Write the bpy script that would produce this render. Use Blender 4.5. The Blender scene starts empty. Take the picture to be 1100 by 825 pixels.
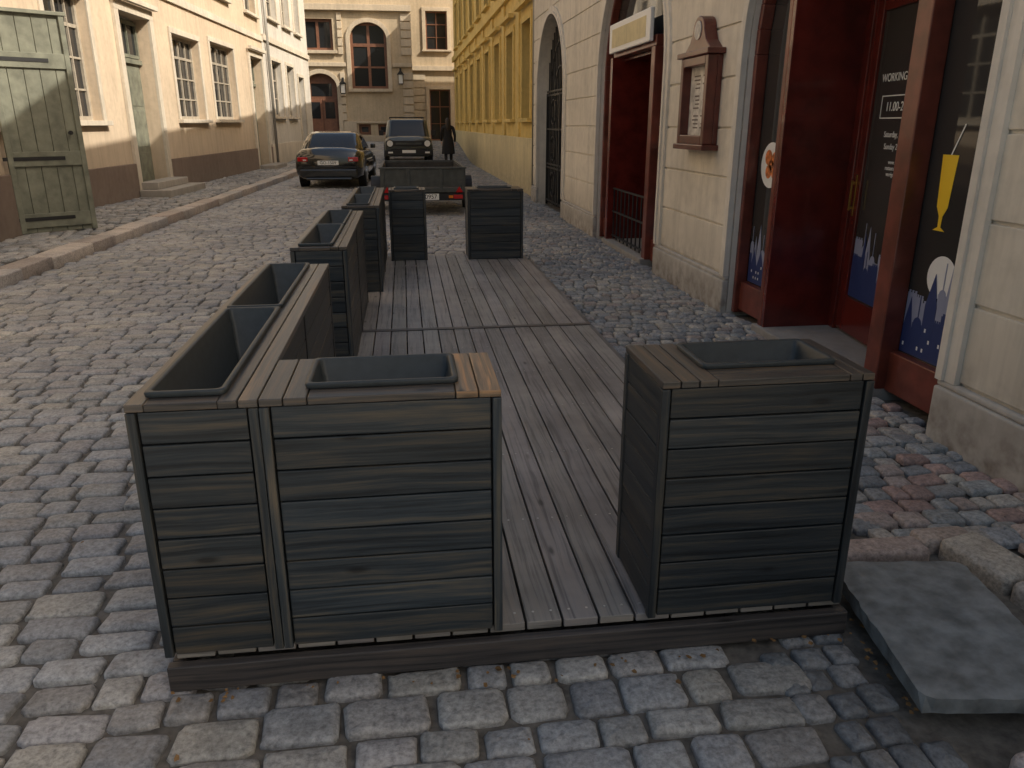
import bpy, bmesh, math, random
import numpy as np
from mathutils import Vector, Matrix
random.seed(7); rng=np.random.default_rng(7)
scene=bpy.context.scene
COL=scene.collection

# ------------------------------------------------------------------ materials
def newmat(name):
    m=bpy.data.materials.new(name); m.use_nodes=True
    nt=m.node_tree; bs=nt.nodes['Principled BSDF']
    return m,nt,bs
def N(nt,t,**kw):
    n=nt.nodes.new(t)
    for k,v in kw.items(): setattr(n,k,v)
    return n
def mixc(nt,a,b,fac,mode='MIX'):
    n=nt.nodes.new('ShaderNodeMix'); n.data_type='RGBA'; n.blend_type=mode
    def put(sock,val):
        if isinstance(val,bpy.types.NodeSocket): nt.links.new(val,sock)
        elif isinstance(val,(int,float)): sock.default_value=val
        else: sock.default_value=(*val[:3],1)
    put(n.inputs[0],fac); put(n.inputs[6],a); put(n.inputs[7],b)
    return n.outputs[2]
def ramp(nt,src,pts):
    r=nt.nodes.new('ShaderNodeValToRGB'); nt.links.new(src,r.inputs[0])
    e=r.color_ramp.elements
    while len(e)<len(pts): e.new(.5)
    for i,(p,c) in enumerate(pts):
        e[i].position=p; e[i].color=(*c,1) if len(c)==3 else c
    return r.outputs[0]
def bump(nt,bs,src,strength=.3,dist=.01,prev=None):
    b=N(nt,'ShaderNodeBump'); b.inputs['Strength'].default_value=strength; b.inputs['Distance'].default_value=dist
    nt.links.new(src,b.inputs['Height'])
    if prev is not None: nt.links.new(prev,b.inputs['Normal'])
    nt.links.new(b.outputs[0],bs.inputs['Normal']); return b.outputs[0]
def noise(nt,vec,scale,detail=3,rough=.55):
    n=N(nt,'ShaderNodeTexNoise'); n.inputs['Scale'].default_value=scale; n.inputs['Detail'].default_value=detail
    n.inputs['Roughness'].default_value=rough
    if vec is not None: nt.links.new(vec,n.inputs['Vector'])
    return n.outputs['Fac']
G3=lambda v:(v,v,v)
def simple(name,col,rough=.5,metal=0,nz=0,ns=8,bmp=0,coat=0,spec=None):
    m,nt,bs=newmat(name)
    bs.inputs['Base Color'].default_value=(*col,1); bs.inputs['Roughness'].default_value=rough
    bs.inputs['Metallic'].default_value=metal
    if spec is not None: bs.inputs['Specular IOR Level'].default_value=spec
    if coat: bs.inputs['Coat Weight'].default_value=coat; bs.inputs['Coat Roughness'].default_value=.05
    if nz or bmp:
        tc=N(nt,'ShaderNodeTexCoord'); f=noise(nt,tc.outputs['Object'],ns,4)
        if nz:
            c=ramp(nt,f,[(.3,tuple(x*(1-nz) for x in col)),(.7,tuple(min(1,x*(1+nz)) for x in col))])
            nt.links.new(c,bs.inputs['Base Color'])
        if bmp: bump(nt,bs,f,bmp,.01)
    return m
def plaster(name,col,stain=.35,stz=.9,bmpS=.25,scale=1.0):
    m,nt,bs=newmat(name)
    g=N(nt,'ShaderNodeNewGeometry'); pos=g.outputs['Position']
    f1=noise(nt,pos,.7*scale,4,.65); f2=noise(nt,pos,9,3,.6)
    base=ramp(nt,f1,[(.3,tuple(x*.84 for x in col)),(.7,tuple(min(1,x*1.08) for x in col))])
    base=mixc(nt,base,ramp(nt,f2,[(.3,G3(.82)),(.6,G3(1.0))]),.6,'MULTIPLY')
    mp=N(nt,'ShaderNodeMapping'); mp.inputs['Scale'].default_value=(3,3,.25); nt.links.new(pos,mp.inputs['Vector'])
    f4=noise(nt,mp.outputs[0],2,4,.7)
    base=mixc(nt,base,ramp(nt,f4,[(.38,G3(.76)),(.55,G3(1.0))]),.5,'MULTIPLY')
    sx=N(nt,'ShaderNodeSeparateXYZ'); nt.links.new(pos,sx.inputs[0])
    mr=N(nt,'ShaderNodeMapRange'); mr.inputs['From Min'].default_value=0; mr.inputs['From Max'].default_value=stz
    mr.inputs['To Min'].default_value=1; mr.inputs['To Max'].default_value=0; nt.links.new(sx.outputs[2],mr.inputs['Value'])
    mu=N(nt,'ShaderNodeMath',operation='MULTIPLY'); nt.links.new(mr.outputs[0],mu.inputs[0])
    r2=ramp(nt,f2,[(.35,G3(.2)),(.65,G3(1))]); nt.links.new(r2,mu.inputs[1])
    mu2=N(nt,'ShaderNodeMath',operation='MULTIPLY'); nt.links.new(mu.outputs[0],mu2.inputs[0]); mu2.inputs[1].default_value=stain*1.6
    base=mixc(nt,base,(.2,.17,.14),mu2.outputs[0])
    nt.links.new(base,bs.inputs['Base Color']); bs.inputs['Roughness'].default_value=.88
    bs.inputs['Specular IOR Level'].default_value=.3
    bump(nt,bs,f2,bmpS,.004)
    return m
def wood(name,c_dark,c_mid,c_warm,rough=.55,warm=.35,gr=1.0,wear=0,swirl=1.4):
    m,nt,bs=newmat(name)
    tc=N(nt,'ShaderNodeTexCoord')
    mp=N(nt,'ShaderNodeMapping'); mp.inputs['Scale'].default_value=(1.3,46,1); nt.links.new(tc.outputs['UV'],mp.inputs['Vector'])
    dn=N(nt,'ShaderNodeTexNoise'); dn.inputs['Scale'].default_value=2.0; dn.inputs['Detail'].default_value=1
    mpd=N(nt,'ShaderNodeMapping'); mpd.inputs['Scale'].default_value=(1.2,3,1); nt.links.new(tc.outputs['UV'],mpd.inputs['Vector']); nt.links.new(mpd.outputs[0],dn.inputs['Vector'])
    va=N(nt,'ShaderNodeVectorMath',operation='MULTIPLY_ADD'); nt.links.new(dn.outputs['Color'],va.inputs[0]); va.inputs[1].default_value=(.0,swirl,0); nt.links.new(mp.outputs[0],va.inputs[2])
    f=noise(nt,va.outputs[0],1.0,5,.66)
    mp2=N(nt,'ShaderNodeMapping'); mp2.inputs['Scale'].default_value=(2.0,9,1); nt.links.new(tc.outputs['UV'],mp2.inputs['Vector'])
    f2=noise(nt,mp2.outputs[0],1.3,3,.5)
    at=N(nt,'ShaderNodeAttribute',attribute_name='Col')
    base=ramp(nt,f,[(.36,c_dark),(.5,c_mid),(.66,tuple(.5*a+.5*b for a,b in zip(c_mid,c_warm)))])
    warmf=ramp(nt,f2,[(.52,G3(0)),(.72,G3(warm))])
    g1=ramp(nt,f,[(.42,G3(.05)),(.6,G3(1))])
    ww=mixc(nt,warmf,g1,1.0,'MULTIPLY')
    base=mixc(nt,base,c_warm,ww)
    mpk=N(nt,'ShaderNodeMapping'); mpk.inputs['Scale'].default_value=(2.6,8,1); nt.links.new(tc.outputs['UV'],mpk.inputs['Vector'])
    vo=N(nt,'ShaderNodeTexVoronoi'); vo.inputs['Scale'].default_value=1.0; nt.links.new(mpk.outputs[0],vo.inputs['Vector'])
    k=ramp(nt,vo.outputs['Distance'],[(.05,G3(.2)),(.085,G3(.7)),(.12,G3(1))])
    base=mixc(nt,base,k,.85,'MULTIPLY')
    base=mixc(nt,base,at.outputs['Color'],1.0,'MULTIPLY')
    if wear:
        g=N(nt,'ShaderNodeNewGeometry'); fd=noise(nt,g.outputs['Position'],1.7,4,.65)
        base=mixc(nt,base,ramp(nt,fd,[(.36,G3(.72)),(.64,G3(1.18))]),wear,'MULTIPLY')
    nt.links.new(base,bs.inputs['Base Color'])
    rr=N(nt,'ShaderNodeMapRange'); nt.links.new(f,rr.inputs['Value']); rr.inputs['To Min'].default_value=rough-.12; rr.inputs['To Max'].default_value=rough+.15
    nt.links.new(rr.outputs[0],bs.inputs['Roughness'])
    bump(nt,bs,f,.5*gr,.003)
    return m
def stone(name,rough=.60,bs_=.6,dirt=(.20,.18,.155)):
    m,nt,bs=newmat(name)
    g=N(nt,'ShaderNodeNewGeometry'); pos=g.outputs['Position']
    at=N(nt,'ShaderNodeAttribute',attribute_name='Col')
    f=noise(nt,pos,55,4,.72); f2=noise(nt,pos,8,2,.6); f5=noise(nt,pos,.55,3,.6)
    b=mixc(nt,at.outputs['Color'],ramp(nt,f,[(.3,G3(.5)),(.5,G3(.97)),(.7,G3(1.4))]),1.0,'MULTIPLY')
    b=mixc(nt,b,ramp(nt,f2,[(.3,G3(.76)),(.65,G3(1.08))]),1.0,'MULTIPLY')
    b=mixc(nt,b,ramp(nt,f5,[(.35,(.74,.75,.77)),(.62,(1.08,1.06,1.03))]),1.0,'MULTIPLY')
    b=mixc(nt,b,dirt,ramp(nt,f2,[(.58,G3(0)),(.8,G3(.45))]))
    nt.links.new(b,bs.inputs['Base Color'])
    rr=N(nt,'ShaderNodeMapRange'); nt.links.new(f,rr.inputs['Value']); rr.inputs['To Min'].default_value=rough-.2; rr.inputs['To Max'].default_value=rough+.15
    nt.links.new(rr.outputs[0],bs.inputs['Roughness'])
    bump(nt,bs,f,bs_,.006)
    return m
def glassm(name,col=(.02,.022,.025),rough=.04):
    m,nt,bs=newmat(name); bs.inputs['Base Color'].default_value=(*col,1); bs.inputs['Roughness'].default_value=rough
    bs.inputs['IOR'].default_value=1.5
    tc=N(nt,'ShaderNodeTexCoord'); f=noise(nt,tc.outputs['Object'],1.2,1); bump(nt,bs,f,.08,.02)
    return m

M_sett=stone('granite_sett')
M_joint=simple('joint_dirt',(.125,.112,.097),.95,nz=.4,ns=25,bmp=.5)
M_woodF=wood('stained_pine',(.011,.015,.019),(.027,.036,.044),(.125,.100,.066),.42,.65,1.2)
M_woodT=wood('stained_pine_top',(.036,.034,.033),(.080,.074,.069),(.27,.175,.095),.33,.6)
M_deck=wood('deck_board',(.15,.142,.138),(.30,.285,.275),(.38,.34,.30),.45,.4,1.0,.9)
M_fascia=wood('fascia_board',(.022,.021,.023),(.052,.047,.047),(.12,.095,.08),.5,.5)
M_pale=simple('raw_wood',(.55,.47,.30),.8,nz=.3,ns=20)
M_tray=simple('tray_plastic',(.038,.045,.048),.42,nz=.15,ns=30,spec=.4)
M_cream=plaster('cream_plaster',(.79,.73,.62),.45,.8)
M_creamtrim=plaster('cream_trim',(.80,.75,.66),.3,.6)
M_plinthR=plaster('grey_plinth',(.60,.57,.52),.6,.5)
M_yellow=plaster('yellow_plaster',(.82,.61,.22),.2,1.4)
M_yelpl=plaster('yellow_plinth',(.75,.65,.40),.4,1.0)
M_peach=plaster('peach_plaster',(.62,.50,.37),.3,1.8,.3,.9)
M_white=plaster('white_plaster',(.62,.58,.52),.25,1.2)
M_brownpl=plaster('brown_plinth',(.20,.15,.122),.4,.6)
M_lefttrim=plaster('pale_trim',(.63,.56,.46),.2,.8)
M_beige=plaster('beige_stone',(.57,.46,.32),.25,1.6)
M_beige2=plaster('beige_stone_trim',(.62,.52,.39),.2,1.6)
M_glass=glassm('window_glass')
M_shopglass=glassm('shop_glass',(.045,.042,.04),.03)
M_wframe=simple('old_window_frame',(.36,.32,.26),.6,nz=.2)
M_brownfr=simple('brown_window_frame',(.19,.085,.05),.5,nz=.2)
M_red=simple('dark_red_wood',(.125,.016,.011),.25,nz=.35,ns=5,coat=.4)
M_red2=simple('brown_red_wood',(.16,.040,.026),.35,nz=.35,ns=6,coat=.2)
M_green=simple('grey_green_paint',(.165,.17,.13),.7,nz=.28,ns=6,bmp=.25)
M_iron=simple('black_iron',(.015,.015,.016),.5)
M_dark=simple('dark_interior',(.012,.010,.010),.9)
M_paint=simple('black_car_paint',(.010,.012,.013),.15,coat=1)
M_paint2=simple('dark_green_car_paint',(.045,.056,.052),.3,coat=.8)
M_black=simple('black_plastic',(.014,.014,.015),.6)
M_tyre=simple('tyre',(.022,.022,.022),.85)
M_rim=simple('alloy',(.55,.56,.57),.3,metal=.9)
M_redl=simple('red_lens',(.42,.01,.01),.15,coat=1)
M_whl=simple('clear_lens',(.8,.8,.77),.15,coat=1)
M_orl=simple('orange_lens',(.7,.2,.02),.2)
M_plate=simple('number_plate',(.8,.8,.77),.4)
M_wt=simple('white_vinyl',(.85,.85,.83),.45)
M_yel=simple('juice_vinyl',(.95,.62,.03),.4)
M_food=simple('food_vinyl',(.6,.18,.05),.45,nz=.7,ns=25)
M_navy=simple('navy_vinyl',(.03,.05,.16),.4)
M_lil=simple('grey_blue_vinyl',(.30,.33,.46),.4)
M_slate=simple('slate_slab',(.175,.188,.195),.55,nz=.4,ns=14,bmp=.6)
M_coat=simple('black_coat',(.012,.012,.014),.85)
M_hair=simple('dark_hair',(.02,.012,.008),.5)
M_skin=simple('skin',(.5,.3,.22),.5)
M_tarp=simple('trailer_metal',(.06,.065,.062),.5,nz=.3)
M_ply=simple('trailer_floor',(.05,.045,.04),.8,nz=.3)
M_brass=simple('brass',(.5,.35,.1),.3,metal=1)
M_roof=simple('roof_tile',(.22,.09,.06),.8,nz=.3)
M_leaf=simple('dry_leaf',(.22,.12,.045),.8,nz=.5,ns=30)

# ------------------------------------------------------------------ builder
class Bd:
    def __init__(s,T=None): s.v=[];s.f=[];s.uv=[];s.m=[];s.c=[];s.T=T or (lambda a,b,c:(a,b,c))
    def add(s,pts): 
        n=len(s.v); s.v+= [s.T(*p) for p in pts]; return n
    def face(s,idx,uv=None,m=0,c=(1,1,1)):
        s.f.append(idx); s.uv.append(uv or [(0,0)]*len(idx)); s.m.append(m); s.c.append(c)
    def box(s,x0,x1,y0,y1,z0,z1,m=0,c=(1,1,1)):
        P=[(x,y,z) for z in (z0,z1) for y in (y0,y1) for x in (x0,x1)]
        n=s.add(P); dims=(abs(x1-x0),abs(y1-y0),abs(z1-z0)); L=dims.index(max(dims))
        ru,rv=random.random()*50,random.random()*50
        for q in ((0,2,3,1),(4,5,7,6),(0,1,5,4),(2,6,7,3),(0,4,6,2),(1,3,7,5)):
            pp=[P[i] for i in q]
            const=[k for k in range(3) if len({round(p[k],6) for p in pp})==1]
            k=const[0] if const else 0
            ax=[a for a in range(3) if a!=k]
            if L in ax: ua=L; vb=[a for a in ax if a!=L][0]
            else: ua,vb=ax
            s.face([n+i for i in q],[(p[ua]+ru,p[vb]+rv+k*3.3) for p in pp],m,c)
    def prism(s,poly,d0,d1,m=0,c=(1,1,1)):
        k=len(poly); n=s.add([(a,d0,z) for a,z in poly]+[(a,d1,z) for a,z in poly])
        s.face([n+i for i in range(k)],None,m,c); s.face([n+k+i for i in range(k)][::-1],None,m,c)
        for i in range(k):
            j=(i+1)%k; s.face([n+i,n+j,n+k+j,n+k+i],None,m,c)
    def strip(s,z0,z1,fl,fr,d0,d1,nz=1,m=0):
        zs=[z0+(z1-z0)*i/nz for i in range(nz+1)]
        n=len(s.v)
        for z in zs:
            a,b=fl(z),fr(z); s.add([(a,d0,z),(b,d0,z),(b,d1,z),(a,d1,z)])
        for i in range(nz):
            o=n+4*i; 
            for a,b in ((0,1),(1,2),(2,3),(3,0)): s.face([o+a,o+b,o+4+b,o+4+a],None,m)
        s.face([n,n+1,n+2,n+3],None,m); o=n+4*nz; s.face([o,o+3,o+2,o+1],None,m)
    def cyl(s,c,r,h,axis=2,seg=20,m=0,r2=None):
        r2=r if r2 is None else r2; pts=[]
        for k,(rr,hh) in enumerate(((r,0),(r2,h))):
            for i in range(seg):
                a=2*math.pi*i/seg; u,w=rr*math.cos(a),rr*math.sin(a)
                p=[0,0,0]; ax=[q for q in range(3) if q!=axis]; p[ax[0]]=c[ax[0]]+u; p[ax[1]]=c[ax[1]]+w; p[axis]=c[axis]+hh; pts.append(tuple(p))
        n=s.add(pts)
        s.face(list(range(n,n+seg)),None,m); s.face(list(range(n+seg,n+2*seg)),None,m)
        for i in range(seg): j=(i+1)%seg; s.face([n+i,n+j,n+seg+j,n+seg+i],None,m)
    def obj(s,name,mats,parent=None,bevel=0,smooth=False,recalc=True,seg=2):
        me=bpy.data.meshes.new(name); me.from_pydata(s.v,[],s.f)
        uvl=me.uv_layers.new(name='UVMap'); fl=[x for u in s.uv for p in u for x in p]; uvl.data.foreach_set('uv',fl)
        ca=me.color_attributes.new('Col','FLOAT_COLOR','CORNER')
        cc=[x for f,c in zip(s.f,s.c) for _ in f for x in (*c,1)]; ca.data.foreach_set('color',cc)
        me.polygons.foreach_set('material_index',s.m)
        if smooth: me.polygons.foreach_set('use_smooth',[True]*len(s.f))
        for m in mats: me.materials.append(m)
        if recalc:
            bm=bmesh.new(); bm.from_mesh(me); bmesh.ops.recalc_face_normals(bm,faces=bm.faces); bm.to_mesh(me); bm.free()
        me.update()
        o=bpy.data.objects.new(name,me); COL.objects.link(o)
        if parent: o.parent=parent
        if bevel:
            b=o.modifiers.new('bevel','BEVEL'); b.width=bevel; b.segments=seg; b.limit_method='ANGLE'; b.angle_limit=math.radians(50)
        return o
def empty(name,loc=(0,0,0),rz=0):
    e=bpy.data.objects.new(name,None); COL.objects.link(e); e.location=loc; e.rotation_euler=(0,0,rz); e.empty_display_size=.3; return e
def text(body,size,loc,rotm,mat,parent,name='lettering',align='CENTER'):
    cu=bpy.data.curves.new(name,'FONT'); cu.body=body; cu.size=size; cu.extrude=.0008; cu.align_x=align; cu.align_y='CENTER'
    cu.materials.append(mat); o=bpy.data.objects.new(name,cu); COL.objects.link(o)
    mm=rotm.to_4x4(); mm.translation=Vector(loc); o.matrix_world=mm; o.parent=parent; return o

# ------------------------------------------------------------------ ground
def gz(y):
    t=min(1,max(0,(y-33)/11.)); return .72*t*t*(3-2*t)
ys=[-300,-60,-20,0,10,20,30]+[33+i for i in range(1,12)]+[60,120,400]
xs=[-300,-60,-20,-8,0,8,20,60,300]
v=[(x,y,gz(y)-.022) for y in ys for x in xs]; nx=len(xs)
f=[(j*nx+i,j*nx+i+1,(j+1)*nx+i+1,(j+1)*nx+i) for j in range(len(ys)-1) for i in range(nx-1)]
me=bpy.data.meshes.new('ground'); me.from_pydata(v,[],f); me.materials.append(M_joint)
go=bpy.data.objects.new('ground',me); COL.objects.link(go)
b=Bd(); random.seed(11)
for i in range(-14,15):
    for j in range(-24,-1):
        k=random.uniform(.88,1.1); b.box(i*.9+.004,i*.9+.896,j*.9+.004,j*.9+.896,-.021,.0,0,(.50*k,.48*k,.45*k))
b.obj('unseen_bounce_paving',[M_sett],None)  # unseen paving behind the camera, added to bounce sunlight onto planter fronts
random.seed(7)

def setts(name,stones,lod,mat=M_sett,parent=None):
    K=len(stones)
    if K==0: return
    seg=16 if lod==0 else 8
    rings=[(0,-.032),(0,-.011),(.004,-.004),(.012,.0),(.03,.003)] if lod==0 else [(0,-.03),(.001,-.009),(.012,.001)]
    A=np.array([s[:8] for s in stones]); C=np.array([s[8] for s in stones])
    ang=(np.arange(seg)+.5)*2*np.pi/seg
    ca,sa=np.cos(ang),np.sin(ang); e=.27
    ux=np.sign(ca)*np.abs(ca)**e; uy=np.sign(sa)*np.abs(sa)**e
    mx=np.abs(ux).max(); ux/=mx; uy/=np.abs(uy).max()
    jit=1+rng.uniform(-.08,.03,(K,seg))
    V=[]
    for ins,z in rings:
        hx=(A[:,3]-ins)[:,None]; hy=(A[:,4]-ins)[:,None]
        X=ux[None]*hx*jit; Y=uy[None]*hy*jit
        Z=np.full_like(X,z)+(rng.normal(0,.0014,X.shape) if z>-.006 else 0)
        V.append(np.stack([X,Y,Z],-1))
    cen=np.zeros((K,1,3)); cen[:,:,2]=rings[-1][1]+.001+rng.normal(0,.0018,(K,1))
    V.append(cen)
    V=np.concatenate(V,1)
    V[:,:,2]+=np.where(V[:,:,2]>-.02,1,0)*(V[:,:,0]*A[:,6:7]+V[:,:,1]*A[:,7:8])
    c,s=np.cos(A[:,5])[:,None],np.sin(A[:,5])[:,None]
    X=V[:,:,0]*c-V[:,:,1]*s+A[:,0:1]; Y=V[:,:,0]*s+V[:,:,1]*c+A[:,1:2]; Z=V[:,:,2]+A[:,2:3]
    V=np.stack([X,Y,Z],-1); nv=V.shape[1]
    R=len(rings); q=[];t=[]
    for r in range(R-1):
        for i in range(seg):
            j=(i+1)%seg; q.append((r*seg+i,r*seg+j,(r+1)*seg+j,(r+1)*seg+i))
    for i in range(seg): t.append(((R-1)*seg+i,(R-1)*seg+(i+1)%seg,R*seg))
    q=np.array(q);t=np.array(t); off=(np.arange(K)*nv)[:,None,None]
    Q=(q[None]+off).reshape(-1); Tt=(t[None]+off).reshape(-1)
    nq,ntt=K*len(q),K*len(t)
    me=bpy.data.meshes.new(name); me.vertices.add(K*nv); me.vertices.foreach_set('co',V.reshape(-1).astype(np.float32))
    me.loops.add(len(Q)+len(Tt)); me.loops.foreach_set('vertex_index',np.concatenate([Q,Tt]).astype(np.int32))
    me.polygons.add(nq+ntt)
    st=np.concatenate([np.arange(nq)*4,nq*4+np.arange(ntt)*3]).astype(np.int32)
    me.polygons.foreach_set('loop_start',st)
    me.polygons.foreach_set('use_smooth',np.ones(nq+ntt,dtype=bool))
    me.update(calc_edges=True); me.validate()
    cattr=me.color_attributes.new('Col','FLOAT_COLOR','POINT')
    cc=np.ones((K,nv,4),np.float32); cc[:,:,:3]=C[:,None,:]; cattr.data.foreach_set('color',cc.reshape(-1))
    me.materials.append(mat)
    o=bpy.data.objects.new(name,me); COL.objects.link(o)
    if parent: o.parent=parent
    return o
def pick(pal,var=.16):
    c=random.choice(pal); k=1+random.uniform(-var,var); return tuple(x*k for x in c)
PAL=[(.34,.345,.355),(.32,.325,.335),(.37,.365,.355),(.31,.315,.33),(.35,.345,.335),(.38,.37,.355),(.335,.325,.32),(.33,.335,.345),(.40,.385,.355),(.345,.335,.34)]
PALD=[(.20,.215,.23),(.17,.18,.195),(.23,.24,.25),(.25,.25,.255),(.185,.20,.21)]
PALR=[(.29,.31,.325),(.25,.265,.28),(.33,.335,.34),(.38,.365,.33),(.27,.29,.305),(.31,.315,.32),(.40,.39,.365),(.34,.30,.28)]
PALP=[(.30,.32,.34),(.34,.35,.355),(.41,.39,.36),(.42,.30,.27),(.43,.36,.33),(.36,.38,.385),(.46,.44,.40)]
def rows(xa,xb,y0,y1,dep,w,pal,z0=0,gap=.011,skip=None,tilt=.02,zj=.0035,amp=.05,ph=0):
    out=[]; y=y0
    while y<y1:
        d=dep*random.uniform(.83,1.17); yc=y+d/2
        x=xa(yc)+random.uniform(-.1,.02)
        while x<xb(yc):
            ww=random.uniform(*w); xc=x+ww/2; yy=yc+amp*math.sin(xc*.9+ph)+.02*math.sin(xc*3.1+y*1.3)
            if xc+ww/2<xb(yc)+.07 and not(skip and skip(xc,yy)):
                g=gap*random.uniform(.4,1.7)
                out.append((xc+random.uniform(-.004,.004),yy+random.uniform(-.006,.006),z0+gz(yy)+random.gauss(0,zj),ww/2-g/2,d/2-g/2*random.uniform(.5,1.4),
                            random.gauss(0,.028),random.gauss(0,tilt),random.gauss(0,tilt),pick(pal)))
            x+=ww
        y+=d
    return out
kx=lambda y:-4.5+.0365*y if y>-5 else -4.6
under=lambda x,y: (-.66<x<1.28 and 2.22<y<9.3)
R=rows(lambda y:kx(y)+.02,lambda y:1.50 if y>2.1 else 1.14,.1,44,.136,(.13,.27),PAL,skip=under)
road=empty('cobbled_road')
setts('near_setts',[s for s in R if s[1]<9],0,parent=road)
setts('far_setts',[s for s in R if s[1]>=9],1,parent=road)
D=rows(lambda y:1.15,lambda y:1.47 if y<1.45 else 1.38,.1,2.1,.115,(.09,.12),PALD,amp=.0,gap=.010)
wallx=lambda y:2.86 if y<17.5 else 3.06
S=rows(lambda y:1.52,wallx,2.62,17,.105,(.085,.15),PALR,amp=.04,z0=.012,skip=lambda x,y:(x>1.95 and y<4.1))
S+=rows(lambda y:1.95,wallx,2.5,4.15,.12,(.09,.17),PALP,amp=.05,z0=.012,gap=.013,tilt=.035,zj=.005)
S+=rows(lambda y:2.35,lambda y:3.2,.3,2.5,.13,(.11,.19),PALP,z0=.03,gap=.012)
pv=empty('right_pavement')
setts('corner_setts',D,0,parent=pv); setts('pavement_setts',S,0,parent=pv)
setts('pavement_setts_far',rows(lambda y:1.52,wallx,17,44,.12,(.1,.16),PALR,amp=.04,z0=.012),1,parent=pv)
def lw(y): return -5.9+.06*(y-15)
pl=empty('left_pavement')
setts('pavement_setts',rows(lambda y:lw(y)-.1 if y>12 else -5.6,lambda y:kx(y)-.36,6,42,.19,(.14,.24),[(.29,.295,.30),(.36,.35,.34),(.24,.245,.25),(.33,.315,.295)],z0=.125,amp=.02,gap=.026,tilt=.03,zj=.006),1,parent=pl)
b=Bd(); b.add([(-8,5,.098),(-8,33,.098),(kx(33)-.1,33,.098),(kx(5)-.1,5,.098)]); 
b.face([0,3,2,1])
for i in range(33,43): 
    n=b.add([(-8,i,.098+gz(i)),(-8,i+1,.098+gz(i+1)),(kx(i+1)-.1,i+1,.098+gz(i+1)),(kx(i)-.1,i,.098+gz(i))]); b.face([n,n+3,n+2,n+1])
b.obj('bedding',[simple('pavement_joint',(.07,.063,.055),.95,nz=.3,ns=20)],pl,recalc=False)
ks=[];y=4.
while y<42:
    L=random.uniform(.7,1.25); yc=y+L/2
    ks.append((kx(yc)-.17+random.gauss(0,.008),yc,.135+gz(yc)+random.gauss(0,.006),.155,L/2-.008,-math.atan(.0365)+random.gauss(0,.008),random.gauss(0,.02),random.gauss(0,.006),pick([(.47,.39,.34),(.50,.44,.39),(.44,.38,.34),(.43,.40,.38)],.12))); y+=L
def bigstones(name,lst,parent,h=.16,bev=.018):
    bb=Bd()
    for (cx,cy,cz,hx,hy,r,tx,ty,c) in lst:
        co,si=math.cos(r),math.sin(r)
        bb.T=lambda a,b_,z,cx=cx,cy=cy,cz=cz,co=co,si=si,tx=tx,ty=ty:(cx+a*co-b_*si,cy+a*si+b_*co,cz+z+(a*tx+b_*ty if z>-.05 else 0))
        bb.box(-hx,hx,-hy,hy,-h,0,0,c)
    return bb.obj(name,[M_sett],parent,bevel=bev,smooth=True,seg=3)
bigstones('left_kerb',ks,None,.17)
rk=[(1.75,2.50,.045,.24,.065,-.02,0,0,(.44,.36,.33)),(2.17,2.36,.06,.10,.15,.25,0,.05,(.50,.46,.40)),(2.24,2.03,.06,.10,.17,.22,.02,0,(.45,.43,.40)),(2.12,2.56,.04,.12,.06,0,0,0,(.46,.38,.33)),
    (2.18,1.68,.03,.11,.15,.1,0,0,(.46,.45,.43)),(1.98,1.44,.05,.12,.085,.2,0,0,(.54,.50,.44)),(1.64,1.38,.06,.12,.085,.15,.06,.03,(.50,.43,.41)),(1.86,1.22,.04,.10,.08,.1,0,0,(.46,.45,.45)),(1.63,1.18,.04,.11,.08,-.05,0,0,(.46,.41,.40)),(1.50,1.20,.02,.04,.09,.1,0,0,(.4,.38,.37)),(1.72,1.0,.04,.15,.08,.05,0,0,(.44,.42,.40))]
bigstones('right_kerb',rk,None,.12,.028)

# slab step (rough slate flag)
sl=Bd(); cr,sr=math.cos(-.16),math.sin(-.16)
sl.T=lambda a,b_,z:(1.665+a*cr-b_*sr,1.93+a*sr+b_*cr,z+a*.02)
NX,NY=14,20; idx={}
for i in range(NX+1):
    for j in range(NY+1):
        a=-.235+.47*i/NX; c_=-.36+.72*j/NY
        edge=(i in(0,NX))or(j in(0,NY))
        da=random.uniform(-.004,.004) if i in(0,NX) else 0; dc=random.uniform(-.004,.004) if j in(0,NY) else 0
        if (i in(0,NX)) and (j in(0,NY)): da-=math.copysign(.012,a); dc-=math.copysign(.012,c_)
        idx[i,j]=sl.add([(a+da,c_+dc,.104+random.gauss(0,.0006)-(.003 if edge else 0))])
for i in range(NX):
    for j in range(NY): sl.face([idx[i,j],idx[i+1,j],idx[i+1,j+1],idx[i,j+1]])
bo={}
per=[(i,0) for i in range(NX)]+[(NX,j) for j in range(NY)]+[(i,NY) for i in range(NX,0,-1)]+[(0,j) for j in range(NY,0,-1)]
for (i,j) in per:
    a=-.235+.47*i/NX; c_=-.36+.72*j/NY; bo[i,j]=sl.add([(a*.985+random.uniform(-.003,.003),c_*.985+random.uniform(-.003,.003),.048)])
for k in range(len(per)):
    p,q=per[k],per[(k+1)%len(per)]; sl.face([idx[p],bo[p],bo[q],idx[q]])
sl.face([bo[p] for p in per])
sl.obj('stone_slab',[M_slate],None,smooth=False)
bb=Bd(); 
for (a,c_,w_,d_) in ((1.60,2.10,.07,.08),(1.82,2.12,.07,.08),(1.56,1.75,.07,.08),(1.74,1.73,.07,.07)): bb.box(a-w_,a+w_,c_-d_,c_+d_,-.03,.049,0,(.22,.21,.2))
bb.obj('slab_bedding_stones',[M_sett],pv,bevel=.015)
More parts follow.
